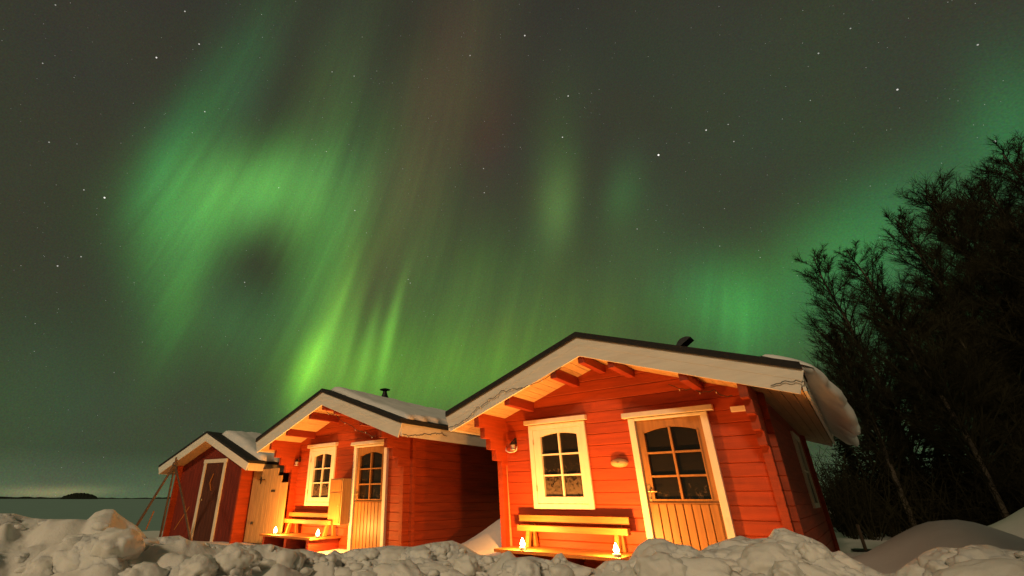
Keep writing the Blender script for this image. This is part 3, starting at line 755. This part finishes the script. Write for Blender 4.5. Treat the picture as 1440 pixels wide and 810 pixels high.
for s in (-1, 1):
    p = [(0, 2.565), (s*(HW-.04), rz_(HW-.04, 2.565)), (s*(HW-.04), rz_(HW-.04, 2.75)), (0, 2.75)]
    mb.prism(p if s > 0 else p[::-1], 'y', -OV+.012, DP+.28)
mb.build('soffit', M_soffit, roof)
SLo = SL; SL = SS
for s in (-1, 1):
    mb = MB(); rake(mb, s, -OV-.012, -OV+.01, ZF-.021, .19, HW+.01); rake(mb, s, -OV-.016, -OV-.0122, ZF-.021, .08, HW+.012); mb.build('fascia', M_fascia, shed, bevel=.003)
    MB().box(*sorted((s*(HW-.035), s*(HW-.01))), -OV+.012, DP+.28, rz_(HW, ZF)-.20, rz_(HW, ZF)-.025).build('eave_board', M_white, shed, bevel=.003)
SL = SLo
mb = MB(); mb.box(-.40, -.30, -.03, .02, 0, 2.0); mb.box(.455, .555, -.03, .02, 0, 2.0); mb.box(-.42, .575, -.034, .02, 2.001, 2.10); mb.build('door_frame', M_white, shed, bevel=.003)
mb = MB()
for i in range(6):
    a = -.298+i*.1255; mb.box(a, a+.121, -.006, .02, .05, 1.998)
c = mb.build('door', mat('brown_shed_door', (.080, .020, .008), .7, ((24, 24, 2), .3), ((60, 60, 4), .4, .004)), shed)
mb = MB(); mb.bar((.02, -.03, 1.50), (.10, -.03, 1.72), .022, .018); mb.bar((.02, -.03, 1.50), (.12, -.035, 1.30), .026, .018); mb.build('door_latch', M_plank, c)
MB().lathe([(.012, 0), (.018, .02), (.01, .04)], (-.2, -.03, 1.05), 10).build('knob', M_brass, c)

# ---- snow on roofs
def roof_snow(name, label, T, sl, zt, x0, x1, y0, y1, th, seed, lip=0.0, nx=40, ny=110):
    """snow blanket following the roof, rounded at its rim, drooping over the eave by lip"""
    top, bot = [], []
    for j in range(ny+1):
        y = y0+(y1-y0)*j/ny
        for i in range(nx+1):
            f = i/nx; x = x0+(x1-x0)*f
            wob = .10*fbm(0, y, 1.1, seed)+.05*fbm(0, y, 4.2, seed+2)
            xx = x+(wob if f > .9 else wob*max(0, (f-.6)/.3)*0.6)
            e = min(1, (1-f)/.05, f/.06 if x0 > -1 or True else 1, j/3.0, (ny-j)/3.0)
            e = math.sqrt(max(0, 1-(1-e)**2))
            base = zt-sl*abs(xx)
            drop = 0.0
            t = th*(.82+.35*fbm(xx, y, 1.0, seed+5)+.12*fbm(xx, y, 4.5, seed+9))
            top.append((xx, y+(.03*fbm(xx, 1, 3, seed)), base+.012+t*e-drop)); bot.append((xx, y, base+.004-drop))
    n = (nx+1)*(ny+1); mb = MB(); mb.v = top+bot
    for j in range(ny):
        for i in range(nx):
            a = j*(nx+1)+i; q = (a, a+1, a+nx+2, a+nx+1); mb.f.append(q); mb.f.append(tuple(n+k for k in q[::-1]))
    rim = [i for i in range(nx+1)]+[j*(nx+1)+nx for j in range(1, ny+1)]+[ny*(nx+1)+i for i in range(nx-1, -1, -1)]+[j*(nx+1) for j in range(ny-1, 0, -1)]
    for a, b in zip(rim, rim[1:]+rim[:1]): mb.f.append((a, n+a, n+b, b))
    o = mb.build(name, M_soft, None, smooth=True); o.location = T.location; o.rotation_euler = T.rotation_euler
    return setp(o, label, 'roof snow', 'snow lying on the roofs')
roof_snow('roof_snow', 'snow blanket on the right slope of the middle cabin roof', mid, SL, 3.385, .06, 2.46, -.68, 6.40, .11, 4.0)
roof_snow('roof_snow', 'snow blanket on the right slope of the small shed roof', shed, SS, ZF+.035, .15, 1.86, -.02, DP+.25, .20, 14.0, nx=30, ny=40)
roof_snow('roof_snow', 'flat snow layer on the roof of the right cabin', right, SL, 3.385, .5, 2.45, .6, 6.3, .12, 24.0)
# curling overhang at the right eave
mb = MB(); ny, npf = 120, 22
for j in range(ny+1):
    y = -.42+(6.3+.42)*j/ny; f = j/ny
    k = min(1, j/14.0, (ny-j)/5.0); k = math.sqrt(max(0.0, 1-(1-k)**2))
    sag = 1+.30*fbm(0, y, .9, 31)+.20*fbm(1, y, 3.2, 37)
    reach = (.09+.14*min(1, f*5))*sag; drop = (.12+.30*min(1, f*3.2))*sag; th = .12*k*(1+.25*fbm(2, y, 1.6, 41))+.008
    xe, ze = 2.50, 3.385-SL*2.50
    for i in range(npf):
        a = 2*math.pi*i/npf
        # centre line of the lip: goes out past the eave then down
        c = math.cos(a); s_ = math.sin(a)
        tt = .5+.5*c                      # 0 at tip,1 on roof
        cx_ = xe-.25*tt*1.6+reach*math.sin((1-tt)*math.pi*.62)*1.15+.05
        cz_ = ze+.09*tt*1.6+.09*tt-drop*(1-tt)**1.5*k
        nx_, nz_ = math.cos((1-tt)*1.3), 0
        px = cx_+s_*th*math.sin((1-tt)*1.25); pz = cz_+s_*th*math.cos((1-tt)*1.25)
        px += .018*fbm(math.cos(a), y, 1.8, 51); pz += .018*fbm(math.sin(a), y, 2.1, 57)
        mb.v.append((px, y, pz))
for j in range(ny):
    for i in range(npf):
        a = j*npf+i; b = j*npf+(i+1) % npf; mb.f.append((a, b, b+npf, a+npf))
mb.f.append(tuple(range(npf))[::-1]); mb.f.append(tuple(ny*npf+i for i in range(npf)))
o = mb.build('snow_overhang', M_soft, None, smooth=True, loc=right.location)
setp(o, 'thick curl of snow hanging off the right eave of the right cabin', 'roof snow')

# ================================================================== string lights
def string_light(label, pts, sag=.03, n=10, seed=1, bulbs=True):
    rnd = random.Random(seed); P = []
    for a, b in zip(pts, pts[1:]):
        a, b = Vector(a), Vector(b)
        for i in range(n):
            t = i/n; p = a.lerp(b, t); p.z -= sag*4*t*(1-t); p += Vector((rnd.uniform(-1, 1)*.008, rnd.uniform(-.5, 0)*.006, rnd.uniform(-1, 1)*.012)); P.append(p)
    P.append(Vector(pts[-1]))
    T = thing('string_light', label, 'string lights', tuple(P[0]), 0, 'strings of fairy lights')
    o0 = P[0]; MB().tube([p-o0 for p in P], .0055, 5).build('cable', M_wire, T)
    if bulbs:
        for i in range(3, len(P)-1, 6):
            mb = MB(); q = P[i]-o0; mb.lathe([(.004, 0), (.007, -.012), (.003, -.028)], (q.x, q.y-.008, q.z-.004), 6); mb.build('bulb', M_bulb, T)
    return T
yf = -.885
def rp(T, dx, dn, y=yf): return (T.location.x+dx, y, 3.30-SL*abs(dx)-dn)
string_light('unlit string of fairy lights drooping along the left fascia of the right cabin',
    [rp(right, -2.47, .21), rp(right, -2.1, .24), rp(right, -1.85, .17), rp(right, -1.6, .15), rp(right, -1.35, .13), rp(right, -1.15, .20), rp(right, -.8, .29, -.84), rp(right, -.3, .285, -.84)], .02, 9, 2)
string_light('unlit string of fairy lights along the right eave board of the middle cabin',
    [(mid.location.x+2.52, y, z) for y, z in ((-.8, 2.20), (-.45, 2.21), (-.2, 2.27), (.1, 2.30), (.35, 2.34), (.5, 2.28))], .025, 8, 4)
string_light('unlit string of fairy lights hanging above the middle cabin door',
    [(mid.location.x+x, -.72, z) for x, z in ((.0, 2.93), (.35, 2.80), (.9, 2.52), (1.4, 2.33), (1.7, 2.25))], .05, 9, 7)
string_light('unlit string of fairy lights under the gable beams right of the right cabin door',
    [(right.location.x+x, -.08, z) for x, z in ((.95, 2.60), (1.25, 2.49), (1.5, 2.44), (1.7, 2.34))], .04, 7, 9)
string_light('short dark cable loop at the right end of the right cabin fascia',
    [(right.location.x+2.2, -.88, 2.25), (right.location.x+2.38, -.89, 2.28), (right.location.x+2.5, -.89, 2.25), (right.location.x+2.51, -.7, 2.18)], -.01, 6, 11, False)

# ================================================================== tripod of poles by the shed
T = thing('pole_tripod', 'tripod of thin dark wooden poles standing in snow by the shed', 'tripod', (-11.7, -2.0, .1))
ap = Vector((0, 0, 1.80))
for foot, over, r in (((-1.22, -.25, 0), .10, .034), ((-1.05, .45, 0), .16, .028), ((2.28, -.2, 0), .05, .026)):
    f = Vector(foot); d = (ap-f).normalized()
    MB().tube([f, (f+ap)/2+Vector((.01, 0, .01)), ap+d*over], [r, r*.9, r*.75], 9).build('pole', M_pole, T)
MB().lathe([(.03, -.05), (.06, -.03), (.055, .03), (.03, .05)], (0, 0, 1.79), 10).build('rope_lashing', M_pole, T)
o = MB().tube([(0, 0, 0), (.22, .0, .42)], .015, 7).build('stick', M_plank, loc=(-12.55, -2.0, .40)); setp(o, 'short pale stick poking from the snow beside the tripod', 'stick')
o = MB().tube([(0, 0, 0), (.35, .12, .55)], .012, 7).build('stick', M_plank, loc=(-12.95, -1.15, .35)); setp(o, 'thin pale stick leaning on the front wall of the shed', 'stick')

# ---- small things right of the cabins
p = on_plane(1208, 745, 'z', .05)
T = thing('bird_feeder', 'small dark post with a low tray in the snow right of the cabins', 'post', (8.0*0+float(CAM[0]+(p[0]-CAM[0])*.55), float(CAM[1]+(p[1]-CAM[1])*.55), .0))
MB().lathe([(.03, 0), (.03, .62)], (0, 0, 0), 8).build('post', M_pole, T); MB().lathe([(.05, 0), (.22, .03), (.24, .07), (.2, .07), (.04, .05)], (0, 0, .10), 14).build('tray', M_metal, T)
T = thing('rowing_boat', 'upturned snow-dusted boat lying dark at the wood edge', 'boat', (2.0, 17.0, .15), .35)
mb = MB(); nl, nc = 16, 10
for i in range(nl+1):
    t = i/nl*2-1; w = .62*(1-abs(t)**2.6)+.02; hh = .42*(1-abs(t)**4*.5)
    for j in range(nc+1):
        a = math.pi*j/nc; mb.v.append((t*2.1, w*math.cos(a), hh*math.sin(a)**.8))
for i in range(nl):
    for j in range(nc): a = i*(nc+1)+j; mb.f.append((a, a+1, a+nc+2, a+nc+1))
mb.build('hull', M_pole, T, smooth=True)
MB().tube([(-2.0, 0, .36), (-1, 0, .47), (0, 0, .49), (1, 0, .47), (2.0, 0, .36)], .07, 8).build('keel_snow', M_snow, T, smooth=True)

# ================================================================== trees
def tubes(mb, pts, r0, r1, n):
    k = len(pts); mb.tube(pts, [r0+(r1-r0)*i/(k-1) for i in range(k)], n, cap=False)
def birch(name, label, base, H, lean, seed, spread=1.0, dens=1.0, bark=None):
    rnd = random.Random(seed); T = thing(name, label, 'tree', base, 0, 'bare birches behind the cabins')
    trunk = MB(); br = MB(); pts = []; n = 14
    for i in range(n+1):
        t = i/n; pts.append(Vector((lean[0]*t*t*H+.10*H*.3*fbm(t*2, seed, 1, 3)*t, lean[1]*t*t*H+.03*H*fbm(seed, t*2, 1, 9)*t, t*H)))
    rb = .013*H
    tubes(trunk, pts, rb, rb*.12, 8)
    trunk.build('trunk', bark or M_birch, T, smooth=True)
    nb = int(54*dens)
    for b in range(nb):
        t = .20+.78*(b+rnd.random())/nb; i = min(n-1, int(t*n)); p = pts[i].lerp(pts[i+1], t*n-i)
        az = b*2.4+rnd.uniform(-.5, .5); L_ = H*spread*(.36*(1-t)**.7+.06)*rnd.uniform(.7, 1.15)
        up = rnd.uniform(1.2, 2.2); d = Vector((math.cos(az), math.sin(az), up)).normalized()
        q = [p]; dd = d.copy(); m = 5
        for s in range(m):
            dd = (dd+Vector((rnd.uniform(-.10, .10), rnd.uniform(-.10, .10), rnd.uniform(-.10, .06)))).normalized(); q.append(q[-1]+dd*L_/m)
        r = rb*(1-t)*.34+.009; tubes(br, q, r, .005, 4)
        for c in range(int(15*dens)):
            u = .12+.86*rnd.random(); k = min(m-1, int(u*m)); p2 = q[k].lerp(q[k+1], u*m-k)
            d2 = (dd*.9+Vector((rnd.uniform(-1, 1), rnd.uniform(-1, 1), rnd.uniform(-.2, .8)))*.75).normalized(); l2 = L_*rnd.uniform(.16, .40)
            q2 = [p2, p2+d2*l2*.5, p2+d2*l2+Vector((0, 0, -.05*l2))]
            tubes(br, q2, .0065, .004, 3)
            for e in range(12):
                w = rnd.random(); p3 = q2[0].lerp(q2[2], .1+.9*w); l3 = l2*rnd.uniform(.3, .75)
                d3 = (d2*.9+Vector((rnd.uniform(-1, 1), rnd.uniform(-1, 1), rnd.uniform(-.8, .4)))*.7).normalized()
                br.tube([p3, p3+d3*l3+Vector((0, 0, -.06*l3))], [.0042, .0022], 3, cap=False)
    br.build('crown', M_twig, T)
    return T
def at(u, v, dist):
    d = pix_dir(u, v); h = math.hypot(d[0], d[1]); return CAM+d*dist/h
def tree_from_top(u, v, dist, lean, **kw):
    """stand a tree whose tip reaches the given sight line at this distance"""
    p = at(u, v, dist); H = float(p[2])
    return (float(p[0]-lean[0]*H), float(p[1]-lean[1]*H), 0.0), H, lean
BT = [
 ('tall thin birch nearest the right cabin, leftmost of the wood', 1148, 362, 21, (-.05, .0), .85, 1.0),
 ('slim birch with a pale leaning trunk behind the right cabin', 1192, 352, 22, (-.10, .0), .8, 1.0),
 ('birch with a forked dark top, third from the cabin', 1256, 308, 20, (-.06, .0), .8, 1.05),
 ('broad dense birch with the highest rounded top of the left group', 1297, 276, 21, (-.05, .02), .95, 1.25),
 ('birch filling the gap below the rounded tall birch', 1335, 290, 25, (-.05, .0), .95, 1.1),
 ('tall birch standing left of the dark spruce', 1385, 262, 22, (-.04, .0), .9, 1.1),
 ('low birch close behind the right cabin eave', 1170, 470, 18, (-.04, .0), 1.1, 1.1),
 ('leaning birch with wide low limbs in mid wood', 1245, 430, 17, (-.08, .0), 1.0, 1.1),
 ('birch in front of the spruce at the right edge', 1425, 330, 18, (-.06, .0), 1.0, 1.1),
 ('bushy birch low in the middle of the wood', 1320, 420, 19, (-.05, .0), 1.1, 1.2),
 ('very tall fine birch just left of the dark spruce top', 1408, 215, 22, (-.05, .0), .8, 1.2),
 ('tall birch between the rounded crown and the spruce', 1358, 268, 23, (-.06, .0), .85, 1.1),
]
for i, (lab, u, v, dist, lean, sp, de) in enumerate(BT):
    base, H, lean = tree_from_top(u, v, dist, lean)
    birch('birch_tree', lab, base, H, lean, 100+i*7, sp, de)

def spruce_mesh(H, seed, wid=.2):
    rnd = random.Random(seed); tr = MB(); tr.tube([(0, 0, 0), (0, 0, H*.5), (0, 0, H*.98)], [.016*H, .01*H, .01], 8)
    cr = MB(); z = H*.06
    while z < H*.985:
        t = z/H; L_ = H*wid*(1-t)**.8+.12; nb = 9 if t < .8 else 7
        for b in range(nb):
            az = rnd.uniform(0, 6.283); L2 = L_*rnd.uniform(.65, 1.15); ca, sa = math.cos(az), math.sin(az)
            m = max(4, int(L2/.28)); drop = rnd.uniform(.15, .4)
            for s in range(m):
                f0 = (s+.2)/m; r0 = L2*f0; z0 = z-L2*drop*f0+L2*.18*f0*f0
                wid_ = (.16+.5*(1-f0))*L2*.38
                for q in range(5):
                    side = rnd.uniform(-1, 1); w = .05+.03*rnd.random(); l = wid_*rnd.uniform(.5, 1)
                    p = Vector((ca*r0-sa*side*.05, sa*r0+ca*side*.05, z0+rnd.uniform(-.05, .05)))
                    dr = Vector((ca*.6-sa*side*1.3, sa*.6+ca*side*1.3, -.35+rnd.uniform(-.3, .2))).normalized()
                    pr = dr.cross(Vector((rnd.uniform(-.4, .4), rnd.uniform(-.4, .4), 1))).normalized()*w
                    e = p+dr*l
                    cr.add([p-pr, p+pr, e+pr*.3, e-pr*.3], [(0, 1, 2, 3)])
        z += H*.018+.09*(1-t)
    return tr, cr
def spruce(name, label, base, H, seed, wid=.2):
    T = thing(name, label, 'tree', base, 0, 'dark spruces of the wood')
    tr, cr = spruce_mesh(H, seed, wid); tr.build('trunk', M_bark, T); cr.build('crown', M_needle, T); return T
p = at(1462, 175, 17); spruce('spruce_tree', 'tall black spruce rising at the right edge above the birches', (float(p[0]), float(p[1]), 0), float(p[2]), 900, .19)
protos = {}
labs = ['just right of the right cabin wall', 'second from the cabin in the dark wood', 'third from the cabin in the dark wood', 'behind the leaning pale birch trunk', 'in the middle of the dark wood', 'behind the bushy low birch', 'above the big snow heap, left side', 'above the big snow heap, centre', 'above the big snow heap, right side', 'last before the right edge']
for i, (u, v, dist) in enumerate([(1165, 560, 34), (1195, 530, 30), (1228, 545, 33), (1262, 500, 31), (1296, 520, 28), (1330, 480, 32), (1362, 500, 27), (1396, 440, 30), (1432, 470, 26), (1475, 420, 28)]):
    p = at(u, v, dist); H = float(p[2])
    T = spruce('spruce_tree', 'dark spruce '+labs[i], (float(p[0]), float(p[1]), 0), H, 300+i, .24)
# unseen spruces added behind the camera to shade the heaps on the right
for i, (x, y, H) in enumerate(((5.3, -10.4, 13.5), (8.0, -9.8, 14.5), (10.9, -10.8, 15.5), (13.8, -10.5, 14.5))):
    spruce('spruce_tree', ('unseen dark spruce added behind the camera for shade, nearest to it', 'unseen dark spruce added behind the camera for shade, second along', 'unseen dark spruce added behind the camera for shade, third along', 'unseen dark spruce added behind the camera for shade, farthest to the right')[i], (x, y, 0), H, 700+i, .23)
# undergrowth along the wood edge
rnd = random.Random(77); mb = MB()
for i in range(430):
    u = rnd.uniform(1165, 1560); dist = rnd.uniform(17, 30)
    b = at(u, 700, dist); x, y = float(b[0]), float(b[1])
    for s in range(7):
        d = Vector((rnd.uniform(-.5, .5), rnd.uniform(-.5, .5), 1)).normalized(); l = rnd.uniform(.8, 2.6); q = [Vector((x, y, 0))]
        for k in range(3): d = (d+Vector((rnd.uniform(-.25, .25), rnd.uniform(-.25, .25), 0))).normalized(); q.append(q[-1]+d*l/3)
        mb.tube(q, [.014, .011, .008, .004], 3, cap=False)
        for e in range(7):
            pp = q[1].lerp(q[3], rnd.random()); dd = Vector((rnd.uniform(-1, 1), rnd.uniform(-1, 1), rnd.uniform(-.2, 1))).normalized()*rnd.uniform(.2, .7)
            mb.tube([pp, pp+dd], [.007, .004], 3, cap=False)
o = mb.build('undergrowth', M_twig); setp(o, 'bare dark brush along the edge of the wood', kind='stuff')
